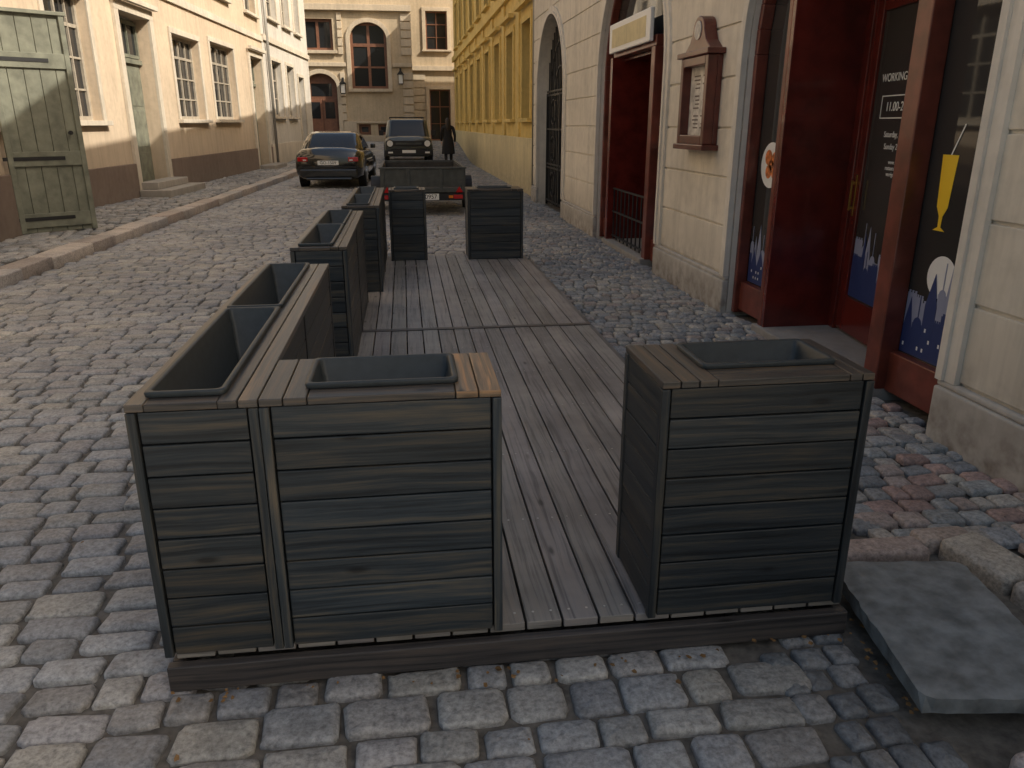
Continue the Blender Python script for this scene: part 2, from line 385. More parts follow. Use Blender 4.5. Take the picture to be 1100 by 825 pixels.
# litter of dry leaf fragments and grit around the platform edge and slab
b=Bd(); rr=random.Random(3)
for k in range(150):
    if k<60: x_,y_=rr.uniform(1.38,1.47),rr.uniform(1.6,2.5)
    elif k<110: x_,y_=rr.uniform(-.8,1.4),2.0+rr.gauss(0,.03)
    else: x_,y_=rr.uniform(-3.2,2.6),rr.uniform(1.3,6)
    if -.76<x_<1.40 and 2.03<y_<9.5: continue
    r_=rr.uniform(.004,.012); a_=rr.uniform(0,6.3); z_=.012
    n=b.add([(x_+r_*math.cos(a_+q*1.256)*(1 if q%2 else .6),y_+r_*math.sin(a_+q*1.256),z_+rr.uniform(0,.005)) for q in range(5)]); b.face([n+q for q in range(5)])
b.obj('leaf_litter',[M_leaf],None,recalc=False)

# ------------------------------------------------------------------ deck
ZD=.118
deck=empty('wooden_platform')
b=Bd()
n=18; W=(1.39+.745)/n
for i in range(n):
    x0=-.745+i*W; 
    for (ya,yb) in ((2.075,5.83),(5.87,9.5)):
        k=random.uniform(.80,1.14); b.box(x0+.0038,x0+W-.0038,ya+random.uniform(0,.004),yb,ZD-.028,ZD+random.uniform(-.001,.001),0,(k,k*random.uniform(.98,1.01),k*random.uniform(.96,1.02)))
b.obj('deck_boards',[M_deck],deck,bevel=.003)
b=Bd(); b.box(-.745,1.40,5.822,5.878,ZD+.002,ZD+.006); b.obj('joint_strip',[simple('dark_steel',(.11,.10,.095),.45,metal=.5,nz=.3)],deck,bevel=.001)
b=Bd()
for i in range(n):
    x0=-.745+i*W
    for yy in (2.13,2.75,3.4,4.05,4.7,5.3,5.74,5.96,6.6,7.3,8.,8.7,9.3):
        for dx in (.03,W-.03): b.cyl((x0+dx,yy,ZD-.002),.0045,.0035,2,8)
b.obj('screws',[simple('zinc_screw',(.55,.54,.52),.35,metal=.8)],deck)
b=Bd()
b.box(-.762,1.395,2.035,2.068,.002,.088,0,(1,1,1)); b.box(-.755,-.72,2.07,9.5,.002,.086,0,(.8,.8,.8)); b.box(1.36,1.393,2.07,9.5,.002,.086,0,(.9,.9,.9))
b.box(-.72,1.36,9.46,9.49,.0,.086)
for yy in (2.4,3.2,4,4.8,5.6,6.4,7.2,8,8.8): b.box(-.72,1.36,yy,yy+.06,.0,.088,0,(.5,.5,.5))
b.obj('fascia',[M_fascia],deck,bevel=.004)
b=Bd(); b.box(1.402,1.50,2.5,9.5,-.01,.03,0,(.6,.6,.6)); b.obj('edge_board',[M_deck],deck,bevel=.004)

# ------------------------------------------------------------------ planters
def planter(x0,x1,y0,y1,z0,z1,trays,tint=1.0,pale=False,warm_top=1.0):
    root=empty('wooden_planter',((x0+x1)/2,(y0+y1)/2,0)); ox,oy=(x0+x1)/2,(y0+y1)/2
    T=lambda a,b_,c:(a-ox,b_-oy,c)
    b=Bd(T); nb=8; H=(z1-.022-z0)/nb; t=.020
    def col():
        k=tint*random.uniform(.75,1.25); w=random.uniform(-.05,.06); return (k*(1+w),k,k*(1-w))
    for i in range(nb):
        za=z0+i*H+.0024; zb=z0+(i+1)*H-.0024
        for ya in (y0,y1-t): 
            o=random.uniform(-.0012,.0012); b.box(x0+.027,x1-.027,ya+o,ya+t+o,za,zb,0,col())
        for xa in (x0,x1-t):
            segs=[(y0+.027,y1-.027)]
            if y1-y0>1.2: ym=(y0+y1)/2; segs=[(y0+.027,ym-.02),(ym+.02,y1-.027)]
            for (sa,sb) in segs:
                o=random.uniform(-.0012,.0012); b.box(xa+o,xa+t+o,sa,sb,za,zb,0,col())
    for xa in (x0-.004,x1-.026+.004):
        xb=xa+.026
        for ya in (y0-.006,y1-.032+.006): b.box(xa,xb,ya,ya+.032,z0-.004,z1-.024,0,tuple(1.0*q for q in col()))
    if y1-y0>1.2:
        ym=(y0+y1)/2
        for xa in (x0-.004,x1-.018): b.box(xa,xa+.022,ym-.018,ym+.018,z0-.004,z1-.024,0,tuple(.75*q for q in col()))
    b.obj('side_boards',[M_woodF],root,bevel=.0030)
    b=Bd(T)
    b.box(x0+.022,x1-.022,y0+.022,y1-.022,z0+.004,z0+.02,0)
    for (a1,a2,b1,b2) in ((x0+.021,x0+.026,y0+.022,y1-.022),(x1-.026,x1-.021,y0+.022,y1-.022)): b.box(a1,a2,b1,b2,z0+.02,z1-.03)
    b.obj('lining',[M_pale if pale else M_black],root)
    b=Bd(T)
    for (a1,a2,b1,b2) in ((x0+.026,x1-.026,y0+.021,y0+.026),(x0+.026,x1-.026,y1-.026,y1-.021)): b.box(a1,a2,b1,b2,z0+.02,z1-.03)
    b.obj('lining_ends',[M_black],root)
    b=Bd(T); zt0,zt1=z1-.022,z1
    tx0=min(t_[0] for t_ in trays); tx1=max(t_[1] for t_ in trays); ty0=min(t_[2] for t_ in trays); ty1=max(t_[3] for t_ in trays)
    def tc(): k=random.uniform(.72,1.28)*warm_top; return (k,k*.98,k*.95)
    ov=.004
    wide=(x1-x0)>(y1-y0)
    if wide:
        for (a,c) in ((x0-ov,tx0),(tx1,x1+ov)):
            nn=2 if (c-a)<.16 else 3; w=(c-a)/nn
            for i in range(nn):
                cc=tc()
                if warm_top>1.1 and a==tx1: cc=(cc[0]*2.6,cc[1]*2.0,cc[2]*1.4)   # warm reflected light painted into the right end boards' colour
                b.box(a+i*w+.0015,a+(i+1)*w-.0015,y0-ov,y1+ov,zt0,zt1,0,cc)
        for (a,c) in ((y0-ov,ty0),(ty1,y1+ov)): 
            nn=2 if (c-a)>.1 else 1; w=(c-a)/nn
            for i in range(nn): b.box(tx0+.001,tx1-.001,a+i*w+.001,a+(i+1)*w-.001,zt0,zt1-.001,0,tc())
    else:
        b.box(x0-ov,tx0,y0-ov,y1+ov,zt0,zt1,0,tc())
        m_=(tx1+x1+ov)/2
        b.box(tx1,m_-.0015,y0-ov,y1+ov,zt0,zt1,0,tc()); b.box(m_+.0015,x1+ov,y0-ov,y1+ov,zt0,zt1,0,tc())
        edges=[y0-ov]+[q for t_ in sorted(trays,key=lambda q:q[2]) for q in (t_[2],t_[3])]+[y1+ov]
        for i in range(0,len(edges),2): b.box(tx0+.001,tx1-.001,edges[i]+.001,edges[i+1]-.001,zt0,zt1-.001,0,tc())
    b.obj('top_boards',[M_woodT],root,bevel=.003)
    b=Bd(T)
    for (a1,a2,b1,b2) in trays:
        def loop(ins,z,rc=.018):
            pts=[]; 
            for (cx,cy,a0) in ((a2-ins-rc,b2-ins-rc,0),(a1+ins+rc,b2-ins-rc,90),(a1+ins+rc,b1+ins+rc,180),(a2-ins-rc,b1+ins+rc,270)):
                for k in range(5):
                    an=math.radians(a0+k*22.5); pts.append((cx+rc*math.cos(an),cy+rc*math.sin(an),z))
            return pts
        prof=[(-.012,z1+.001),(-.014,z1+.012),(-.011,z1+.016),(.001,z1+.016),(.005,z1+.012),(.008,z1-.03),(.012,z1-.034),(.026,z1-.24)]
        st=len(b.v)
        for ins,z in prof: b.add(loop(ins,z))
        for r in range(len(prof)-1):
            for i in range(20): j=(i+1)%20; b.face([st+r*20+i,st+r*20+j,st+(r+1)*20+j,st+(r+1)*20+i])
        b.face([st+(len(prof)-1)*20+i for i in range(20)])
    b.obj('plastic_tray',[M_tray],root,smooth=True,recalc=False)
    return root
ZB=.122; ZT=.915
planter(-.76,-.425,2.05,4.22,ZB,ZT,[(-.715,-.525,2.11,3.12),(-.715,-.525,3.17,4.16)])
planter(-.415,.24,2.05,2.42,ZB,ZT,[(-.29,.115,2.13,2.365)],1.2,False,1.2)
planter(.715,1.365,2.05,2.44,ZB,ZT,[(.88,1.29,2.16,2.385)],.95,True,.75)
planter(-.70,-.37,4.82,6.90,ZB,ZT,[(-.65,-.465,4.88,5.83),(-.65,-.465,5.88,6.84)],.95)
planter(-.58,-.25,7.34,9.45,ZB,ZT,[(-.53,-.345,7.40,8.36),(-.53,-.345,8.42,9.40)],.95)
planter(-.19,.22,9.08,9.46,ZB,ZT,[(-.12,.14,9.17,9.38)],.95,False,.8)
planter(.70,1.335,9.06,9.45,ZB,ZT,[(.83,1.2,9.17,9.38)],.95,False,.8)

# ------------------------------------------------------------------ facade helpers
def facade(b,s0,s1,z0,z1,ops,th=.4,m=0):
    se=sorted({s0,s1,*[o[0] for o in ops],*[o[1] for o in ops]}); ze=sorted({z0,z1,*[o[2] for o in ops],*[o[3] for o in ops]})
    for i in range(len(se)-1):
        run=None
        for j in range(len(ze)-1):
            cs,cz=(se[i]+se[i+1])/2,(ze[j]+ze[j+1])/2
            op=any(o[0]<cs<o[1] and o[2]<cz<o[3] for o in ops)
            if not op:
                if run is None: run=[ze[j],ze[j+1]]
                else: run[1]=ze[j+1]
            if (op or j==len(ze)-2) and run:
                b.box(se[i],se[i+1],-th,0,run[0],run[1],m); run=None
def spandrel(b,s0,s1,zs,zt,th=.4,m=0,k=14,d1=0):
    c=(s0+s1)/2; a=(s1-s0)/2; h=zt-zs
    pts=[(c-a*math.cos(math.pi*i/k),zs+h*math.sin(math.pi*i/k)) for i in range(k+1)]
    for i in range(k):
        p,q=pts[i],pts[i+1]
        if max(zt-p[1],zt-q[1])>.001: b.prism([p,q,(q[0],zt+.0005),(p[0],zt+.0005)],-th,d1,m)
def window(b,s0,s1,z0,z1,d=-.2,nx=2,nz=3,fw=.07,mw=.03,mf=0,mg=1):
    b.box(s0,s1,d-.03,d-.02,z0,z1,mg)
    b.box(s0,s0+fw,d-.019,d+.03,z0,z1,mf); b.box(s1-fw,s1,d-.019,d+.03,z0,z1,mf)
    b.box(s0+fw,s1-fw,d-.019,d+.03,z0,z0+fw,mf); b.box(s0+fw,s1-fw,d-.019,d+.03,z1-fw,z1,mf)
    for i in range(1,nx):
        w=mw*(1.6 if i*2==nx else 1); s=s0+(s1-s0)*i/nx; b.box(s-w/2,s+w/2,d-.018,d+.02,z0+fw,z1-fw,mf)
    for j in range(1,nz):
        z=z0+(z1-z0)*j/nz; w=mw*(1.8 if j==nz-1 else 1); b.box(s0+fw,s1-fw,d-.018,d+.015,z-w/2,z+w/2,mf)
def surround(b,s0,s1,z0,z1,w=.14,p=.04,m=0,sill=True):
    b.box(s0-w,s0,0.001,p,z0,z1,m); b.box(s1,s1+w,0.001,p,z0,z1,m); b.box(s0-w,s1+w,0.001,p+.004,z1,z1+w,m)
    if sill: b.box(s0-w-.04,s1+w+.04,0.001,p+.09,z0-.09,z0,m)

# left buildings ----------------------------------------------------
dl=math.hypot(.9,15); dx,dy=.9/dl,15/dl
TL=lambda s,d,z:(-5.9+dx*s+dy*d,15+dy*s-dx*d,z)
lb=empty('peach_townhouse')
ops=[(-3.4,-1.7,1.6,3.9),(.2,1.9,1.68,3.9),(3.3,5.05,.05,3.83),(6.5,8.65,1.73,3.72),(9.7,12.2,1.75,3.83),(14.2,15.9,.05,3.8)]
ops2=[(a+.1,b_-.1,5.2,7.2) for a,b_,_,_ in ops]
b=Bd(TL); facade(b,-10,16.4,-.2,9.0,ops+ops2)
b.obj('walls',[M_peach],lb)
b=Bd(TL); w_=Bd(TL)
for (a,c,z0,z1) in ops:
    if z0>1: window(w_,a,c,z0,z1,nx=4,nz=4,fw=.08,mw=.035); surround(b,a,c,z0,z1,.13,.04)
    else: surround(b,a,c,z0,z1,.2,.07,sill=False); b.box(a-.26,c+.26,.08,.2,z1+.2,z1+.3)
for (a,c,z0,z1) in ops2: window(w_,a,c,z0,z1,nx=2,nz=3); surround(b,a,c,z0,z1,.13,.04)
b.box(-10,16.4,.001,.06,4.42,4.6); b.box(-10,16.4,.001,.1,8.5,8.65); b.box(-10,16.4,.001,.3,8.65,9.0)
b.obj('trim',[M_lefttrim],lb,bevel=.006); w_.obj('windows',[M_wframe,M_glass],lb)
b=Bd(TL)
for a,c in ((-10,3.09),(5.27,13.99),(16.12,16.4)): b.box(a,c,.001,.07,-.2,.82)
b.obj('plinth',[M_brownpl],lb,bevel=.01)
b=Bd(TL)
for a,c in ((3.3,5.05),(14.2,15.9)):
    mid=(a+c)/2
    b.box(a,c,-.34,-.30,.0,3.8)
    for k in (0,1):
        p0=a+.06+k*(mid-a-.03); p1=p0+(c-a)/2-.09
        for (z0,z1) in ((.3,1.0),(1.12,1.9),(2.0,2.75)): b.box(p0+.08,p1-.08,-.30,-.275,z0,z1)
        b.box(p0,p1,-.299,-.285,.14,2.85)
    b.box(a,c,-.299,-.22,2.88,2.98)
b.obj('front_doors',[M_green],lb,bevel=.008)
b=Bd(TL)
for a,c in ((3.3,5.05),(14.2,15.9)):
    window(b,a+.05,c-.05,3.0,3.75,d=-.27,nx=3,nz=1)
b.obj('fanlights',[M_green,M_glass],lb)
b=Bd(TL); b.box(3.0,5.4,.08,.75,.1,.27); b.box(3.2,5.2,.0,.42,.27,.42); b.box(14.0,16.1,.08,.6,.1,.25); b.obj('door_steps',[plaster('step_stone',(.36,.33,.29),.4,.3)],lb,bevel=.015)
b=Bd(TL); n=b.add([(-10,.35,9.0),(16.4,.35,9.0),(16.4,-4,12),(-10,-4,12)]); b.face([n,n+1,n+2,n+3]); b.obj('roof',[M_roof],lb)
b=Bd(); b.box(-7.2,-5.5,4,12.02,-.1,9.2); b.obj('side_wing',[M_peach],lb)
b=Bd(); b.box(-5.499,-5.42,4,12.09,-.1,.95); b.obj('wing_plinth',[M_brownpl],lb,bevel=.01)

wb=empty('white_townhouse')
ops=[(17.6,19.3,1.9,3.9),(20.4,21.9,1.9,3.9),(22.9,24.2,.3,3.6)]; ops2=[(a,c,5.4,7.4) for a,c,_,_ in ops]
b=Bd(TL); facade(b,16.42,26,-.2,10,ops+ops2); b.obj('walls',[M_white],wb)
b=Bd(TL); w_=Bd(TL)
for (a,c,z0,z1) in ops+ops2: window(w_,a,c,z0,z1,nx=2,nz=3); surround(b,a,c,z0,z1,.13,.05,sill=z0>1)
b.box(16.42,26,.001,.08,4.5,4.7); b.box(16.42,26,.001,.28,9.7,10)
b.box(16.42,26.05,.001,.06,-.2,.9); b.obj('trim',[M_lefttrim],wb,bevel=.006); w_.obj('windows',[M_wframe,M_glass],wb)
b=Bd(TL); b.cyl((16.9,.1,.2),.055,9.4,2,12); b.obj('downpipe',[simple('zinc_pipe',(.32,.31,.29),.5,metal=.4)],wb,smooth=True)

# shutter leaf
p0=(-5.46,12.02); p1=(-4.66,12.64); L=math.hypot(p1[0]-p0[0],p1[1]-p0[1]); ux_,uy_=(p1[0]-p0[0])/L,(p1[1]-p0[1])/L
TS=lambda s,d,z:(p0[0]+ux_*s+uy_*d,p0[1]+uy_*s-ux_*d,z)
b=Bd(TS)
for i in range(5): b.box(i*L/5+.003,(i+1)*L/5-.003,0,.035,.13,3.04,0)
for z in (.2,1.05,2.35): b.box(.03,L-.03,.036,.065,z,z+.2)
b.box(.0,.07,.036,.075,.13,3.04); b.box(L-.07,L,.036,.075,.13,3.04); b.box(-.03,L+.03,-.005,.09,3.04,3.09)
sh=b.obj('wooden_gate_shutter',[M_green],None,bevel=.006)
b=Bd(TS)
for z in (.3,1.13,2.43): b.box(-.06,L*.72,.0655,.073,z,z+.05)
b.cyl((L-.16,.076,1.5),.03,.03,1,12)
h_=b.obj('strap_hinges',[M_iron],None); h_.parent=sh

# right cream building ----------------------------------------------
XR=2.8; YS=-1.2; HR=8.8  # unseen top and near end are cut short to let sky light in
TR=lambda s,d,z:(XR-d,s,z)
cb=empty('cream_shop_building')
AR=[(5.07,1.46,2.15),(10.05,1.48,2.2),(15.45,1.38,2.15)]
def half(i,z):
    c,r,sp=AR[i]; return r if z<sp else math.sqrt(max(0,r*r-(z-sp)**2))
segsR=[(lambda z:YS,lambda z:AR[0][0]-half(0,z)),(lambda z:AR[0][0]+half(0,z),lambda z:AR[1][0]-half(1,z)),(lambda z:AR[1][0]+half(1,z),lambda z:AR[2][0]-half(2,z)),(lambda z:AR[2][0]+half(2,z),lambda z:17.5)]
b=Bd(TR)
for fl,fr in segsR:
    b.strip(-.2,2.15,fl,fr,-.45,-.018,1); b.strip(2.15,3.7,fl,fr,-.45,-.018,28)
b.strip(3.7,HR,lambda z:YS,lambda z:17.5,-.45,-.018,1)
b.obj('walls',[M_creamtrim],cb)
b=Bd(TR); z=.34; ch=.415
while z<HR-.4:
    za,zb=z+.009,z+ch-.009
    if za>3.7:
        b.strip(za,zb,lambda z:YS,lambda z:17.5,-.018,.0,1)
    else:
        for fl,fr in segsR: b.strip(za,zb,fl,fr,-.0175,.0,1 if zb<2.15 else 6)
    z+=ch
b.obj('rusticated_courses',[M_cream],cb,bevel=.006)
b=Bd(TR)
for i,(fl,fr) in enumerate(segsR):
    a,c=fl(0),fr(0); b.strip(-.2,.30,lambda z,a=a:a-.0,lambda z,c=c:c+.0,-.017,.045,1); b.strip(.30,.335,lambda z,a=a:a,lambda z,c=c:c,-.017,.03,1)
b.obj('plinth',[M_plinthR],cb,bevel=.012)
b=Bd(TR)
for c,r,sp in AR:
    def outp(w): return [(c-r-w,.336)]+[(c-(r+w)*math.cos(math.pi*i/28),sp+(r+w)*math.sin(math.pi*i/28)) for i in range(29)]+[(c+r+w,.336)]
    for w0,w1,pr in ((0,.05,.045),(.05,.13,.028)):
        A_,B_=outp(w0),outp(w1)
        for i in range(len(A_)-1): b.prism([A_[i],A_[i+1],B_[i+1],B_[i]],-.01,pr)
b.obj('arch_mouldings',[M_creamtrim],cb)
b=Bd(TR); b.box(YS,17.5,.001,.12,4.3,4.5); b.box(YS,17.5,.001,.35,HR-.3,HR); b.obj('cornice',[M_creamtrim],cb,bevel=.01)
b=Bd(); b.box(4.6,9,YS,17.5,-.1,HR-.1); b.box(3.2501,4.6,YS,17.5,4.4,HR-.1); b.box(3.2502,4.6,YS,YS+.3,-.1,4.39); b.obj('building_mass',[M_cream],cb)

def shopfront(c,r,sp,sa,sb,zt):
    i=[a[0] for a in AR].index(c)
    fl=lambda z:c-half(i,z); fr=lambda z:c+half(i,z)
    d=-.16
    g=Bd(TR)
    g.strip(.3,zt,fl,lambda z:sa,d-.02,d,20); g.strip(.3,zt,lambda z:sb,fr,d-.02,d,20)
    g.strip(zt,sp+r-.001,fl,fr,d-.02,d,20)
    g.obj('shop_glass',[M_shopglass],cb)
    w=Bd(TR)
    path=[(c-r,.02)]+[(c-r*math.cos(math.pi*k/24),sp+r*math.sin(math.pi*k/24)) for k in range(25)]+[(c+r,.02)]
    inn=[(c-r+.055,.02)]+[(c-(r-.055)*math.cos(math.pi*k/24),sp+(r-.055)*math.sin(math.pi*k/24)) for k in range(25)]+[(c+r-.055,.02)]
    for k in range(len(path)-1): w.prism([path[k],path[k+1],inn[k+1],inn[k]],d+.001,d+.10)
    w.box(c-r+.055,sa,d-.02,d+.06,.05,.3); w.box(sb,c+r-.055,d-.02,d+.06,.05,.3)
    w.box(sa-.10,sa+.04,d+.003,d+.13,.05,zt); w.box(sb-.0,sb+.06,d+.003,d+.16,.05,zt)
    w.box(sa-.1,sb+.06,d+.003,d+.12,zt,zt+.12)
    w.obj('door_case',[M_red2],cb,bevel=.008)
    w=Bd(TR)
    w.box(sb-.05,sb-.001,-.72,d+.16,.06,zt-.002); w.box(sa+.041,sa+.07,-.72,d+.0,.06,zt-.002); w.box(sa+.07,sb-.05,-.9,d,zt-.04,zt-.003)
    w.obj('recess_panelling',[M_red],cb,bevel=.004)
    k_=Bd(TR); k_.box(sa-.1,sb+.1,-1.4,.03,-.1,.07); k_.obj('threshold',[plaster('threshold_stone',(.38,.37,.35),.3,.3)],cb,bevel=.01)
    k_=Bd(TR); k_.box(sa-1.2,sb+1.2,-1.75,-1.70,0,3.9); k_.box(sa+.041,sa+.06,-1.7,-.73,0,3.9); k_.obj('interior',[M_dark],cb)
sa,sb,zt=4.33,5.80,2.62
shopfront(*AR[0],sa,sb,zt)
q0=(XR+.60,5.745); q1=(XR+.42,4.41); Ld=math.hypot(q1[0]-q0[0],q1[1]-q0[1]); vx,vy=(q1[0]-q0[0])/Ld,(q1[1]-q0[1])/Ld
TD=lambda s,d,z:(q0[0]+vx*s+vy*d,q0[1]+vy*s-vx*d,z)
b=Bd(TD)
b.box(0,.10,-.02,.05,.07,2.575); b.box(Ld-.12,Ld,-.02,.04,.07,2.575)
b.box(.102,.22,-.01,.035,.09,2.5); b.box(Ld-.22,Ld-.122,-.01,.035,.09,2.5); b.box(.22,Ld-.22,-.01,.034,.09,.36); b.box(.22,Ld-.22,-.01,.034,2.36,2.5); b.box(.1,Ld-.12,-.02,.04,2.503,2.578)
b.obj('entrance_door',[M_red],cb,bevel=.006)
b=Bd(TD); b.box(.22,Ld-.22,0,.012,.36,2.36); b.obj('door_glass',[M_shopglass],cb)
b=Bd(TD); b.box(.15,.165,.06,.075,1.0,1.22); b.box(.15,.165,.035,.062,1.01,1.03); b.box(.15,.165,.035,.062,1.19,1.21); b.box(.145,.17,.036,.042,.96,1.26); b.obj('door_handle',[M_brass],cb,bevel=.003)
Xa=Vector((vx,vy,0)); Ya=Vector((0,0,1)); Za=Xa.cross(Ya); rm=Matrix((Xa,Ya,Za)).transposed()
def td(s,z,d=.0145): return TD(s,d,z)
text('WORKING HOURS',.075,td(.62,1.92),rm,M_wt,cb)
text('11.00-23.00',.085,td(.62,1.73),rm,M_wt,cb); text('Saturday, 11.00',.055,td(.62,1.55),rm,M_wt,cb); text('Sunday 24.00',.055,td(.62,1.47),rm,M_wt,cb)
text('www.\nrestaurant\nvecriga',.04,td(.62,1.33),rm,M_wt,cb)
b=Bd(TD)
for (a,c,z0,z1) in ((.34,.90,1.655,1.662),(.34,.90,1.80,1.807),(.34,.347,1.662,1.80),(.893,.90,1.662,1.80)): b.box(a,c,.0125,.014,z0,z1)
b.obj('sign_frame',[M_wt],cb)
def skyline(T,s0,s1,z0,hh,seed,d0=.001,name='skyline_sticker',mat=None,lo=.35):
    rr=random.Random(seed); b=Bd(T); s=s0
    while s<s1-.02:
        w=min(rr.uniform(.05,.13),s1-s); h=hh*rr.uniform(lo,.8); k=rr.random()
        b.box(s,s+w-.0005,d0,d0+.0012,z0,z0+h)
        c=s+w/2
        if k<.35: b.prism([(s,z0+h),(s+w,z0+h),(c,z0+h+hh*.45)],d0,d0+.0012)
        elif k<.6:
            b.prism([(c+w*.42*math.cos(math.pi*i/10),z0+h+w*.42*math.sin(math.pi*i/10)) for i in range(11)],d0,d0+.0012); b.box(c-.004,c+.004,d0,d0+.0012,z0+h+w*.4,z0+h+w*.4+hh*.3)
        else:
            for q in range(3): b.box(s+w*(.05+.33*q),s+w*(.25+.33*q),d0,d0+.0012,z0+h,z0+h+.015)
        s+=w
    b.obj(name,[mat],cb)
TG=lambda s,d,z:(XR+.16-d,s,z)
def disc(T,s,z,r,mat,d=.001,name='sticker'):
    b=Bd(T); b.prism([(s+r*math.cos(2*math.pi*i/28),z+r*math.sin(2*math.pi*i/28)) for i in range(28)],d,d+.001); b.obj(name,[mat],cb)
disc(TG,3.97,.80,.12,M_wt,.0002,'moon_sticker')
skyline(TG,3.68,4.23,.31,.50,3,.002,mat=M_lil,lo=.5); skyline(TG,3.68,4.23,.31,.42,5,.004,mat=M_navy)
b=Bd(TG)
for s_ in [3.7+.045*i for i in range(12)]:
    for z_ in (.35,.41,.47): 
        if random.random()<.4: b.box(s_,s_+.014,.0055,.0062,z_,z_+.022)
for s_ in [5.89+.045*i for i in range(12)]:
    for z_ in (.35,.40,.45): 
        if random.random()<.4: b.box(s_,s_+.014,.0055,.0062,z_,z_+.02)
b.obj('skyline_window_prints',[M_wt],cb)
skyline(TG,5.87,6.46,.31,.42,8,.002,mat=M_lil,lo=.5); skyline(TG,5.87,6.46,.31,.32,15,.004,mat=M_navy)
skyline(TD,.23,Ld-.23,.37,.55,23,.013,mat=M_lil,lo=.5); skyline(TD,.23,Ld-.23,.37,.40,25,.016,mat=M_navy)
disc(TG,6.23,1.30,.18,M_wt,.001,'food_sticker')
for (a,z,r) in ((6.17,1.35,.055),(6.28,1.36,.06),(6.26,1.25,.055),(6.16,1.24,.045),(6.22,1.30,.04)): disc(TG,a,z,r,M_food,.003,'food_print')
b=Bd(TG); c0=4.06; zj=-.26; b.prism([(c0-.065,1.72+zj),(c0+.065,1.72+zj),(c0+.045,1.44+zj),(c0+.015,1.39+zj),(c0+.012,1.33+zj),(c0+.05,1.31+zj),(c0-.05,1.31+zj),(c0-.012,1.33+zj),(c0-.015,1.39+zj),(c0-.045,1.44+zj)],.001,.003); b.obj('juice_sticker',[M_yel],cb)
b=Bd(TG); b.prism([(c0-.01,1.72+zj),(c0+.0,1.72+zj),(c0-.075,1.88+zj),(c0-.085,1.88+zj)],.0031,.004); b.obj('straw_sticker',[M_wt],cb)

sa,sb,zt=9.22,10.92,2.45
shopfront(*AR[1],sa,sb,zt)
b=Bd(TR); b.box(sa-.05,sb+.05,-.02,.03,2.5,2.85); b.obj('fascia_sign',[M_wt],cb,bevel=.01)
b=Bd(TR); b.box(sa+.1,sb-.1,.031,.034,2.56,2.78); b.obj('fascia_sign_panel',[M_yelpl],cb)
b=Bd(TR)
for i in range(9): s=sa+.1+i*(sb-sa-.2)/8; b.box(s-.008,s+.008,-.09,-.075,.08,.78)
for z in (.12,.45,.76): b.box(sa+.06,sb-.06,-.095,-.07,z,z+.02)
b.obj('low_iron_gate',[M_iron],cb)
disc(TG,11.2,1.3,.15,M_wt,.001,'food_sticker'); disc(TG,11.2,1.3,.09,M_food,.003,'food_print'); disc(TG,8.9,1.5,.17,M_wt,.001,'food_sticker'); disc(TG,8.9,1.5,.12,M_food,.003,'food_print')
skyline(TG,8.66,9.1,.31,.5,31,.001,mat=M_lil); skyline(TG,11.,11.45,.31,.4,33,.001,mat=M_lil)
c,r,sp=AR[2]
gt=empty('wrought_iron_gate'); b=Bd(TR); D0=-.2
n=17
for i in range(n+1):
    s=c-r+.03+i*(2*r-.06)/n; top=sp+math.sqrt(max(0,(r-.03)**2-(s-c)**2)); b.box(s-.011,s+.011,D0,D0+.022,.05,top)
for z in (.08,.75,.82,1.5,2.15,2.22): b.box(c-r,c+r,D0-.004,D0+.026,z,z+.035)
b.box(c-.04,c+.04,D0-.01,D0+.035,.05,2.2); b.box(c-r,c-r+.05,D0-.01,D0+.035,0,2.2); b.box(c+r-.05,c+r,D0-.01,D0+.035,0,2.2)
for rr_ in (.5,.95):
    for i in range(20):
        a0,a1=math.pi*i/20,math.pi*(i+1)/20
        b.prism([(c+rr_*math.cos(a0),sp+rr_*math.sin(a0)),(c+rr_*math.cos(a1),sp+rr_*math.sin(a1)),(c+(rr_+.025)*math.cos(a1),sp+(rr_+.025)*math.sin(a1)),(c+(rr_+.025)*math.cos(a0),sp+(rr_+.025)*math.sin(a0))],D0-.003,D0+.028)
for q in (-.68,.68):
    for zc in (1.15,1.85,.45):
        for i in range(16):
            a0,a1=2*math.pi*i/16,2*math.pi*(i+1)/16; R0,R1=.22,.245
            b.prism([(c+q+R0*math.cos(a0),zc+R0*math.sin(a0)),(c+q+R0*math.cos(a1),zc+R0*math.sin(a1)),(c+q+R1*math.cos(a1),zc+R1*math.sin(a1)),(c+q+R1*math.cos(a0),zc+R1*math.sin(a0))],D0-.003,D0+.028)
b.obj('bars',[M_iron],gt)
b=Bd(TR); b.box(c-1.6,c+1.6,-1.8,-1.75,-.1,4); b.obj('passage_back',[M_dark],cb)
b=Bd(TR); mc=empty('menu_display_case')
s0,s1=7.02,7.72
b.box(s0,s1,.001,.05,1.44,2.2,0); b.box(s0,s0+.07,.05,.14,1.44,2.2,0); b.box(s1-.07,s1,.05,.14,1.44,2.2,0); b.box(s0+.07,s1-.07,.05,.14,1.44,1.52); b.box(s0+.07,s1-.07,.05,.14,2.12,2.2)
b.box(s0-.05,s1+.05,.001,.17,2.2,2.25); b.box(s0-.04,s1+.04,.001,.16,1.39,1.44)
cm=(s0+s1)/2
b.prism([(s0+.02,2.251),(s1-.02,2.251),(cm+.2,2.33),(cm+.14,2.42)]+[(cm+.14*math.cos(math.pi*i/12),2.42+.12*math.sin(math.pi*i/12)) for i in range(1,12)]+[(cm-.14,2.42),(cm-.2,2.33)],.001,.12)
b.obj('case',[simple('menu_case_wood',(.105,.022,.016),.3,nz=.3,ns=8,coat=.3)],mc,bevel=.008)
b=Bd(TR); b.box(s0+.07,s1-.07,.051,.055,1.52,2.12,0)
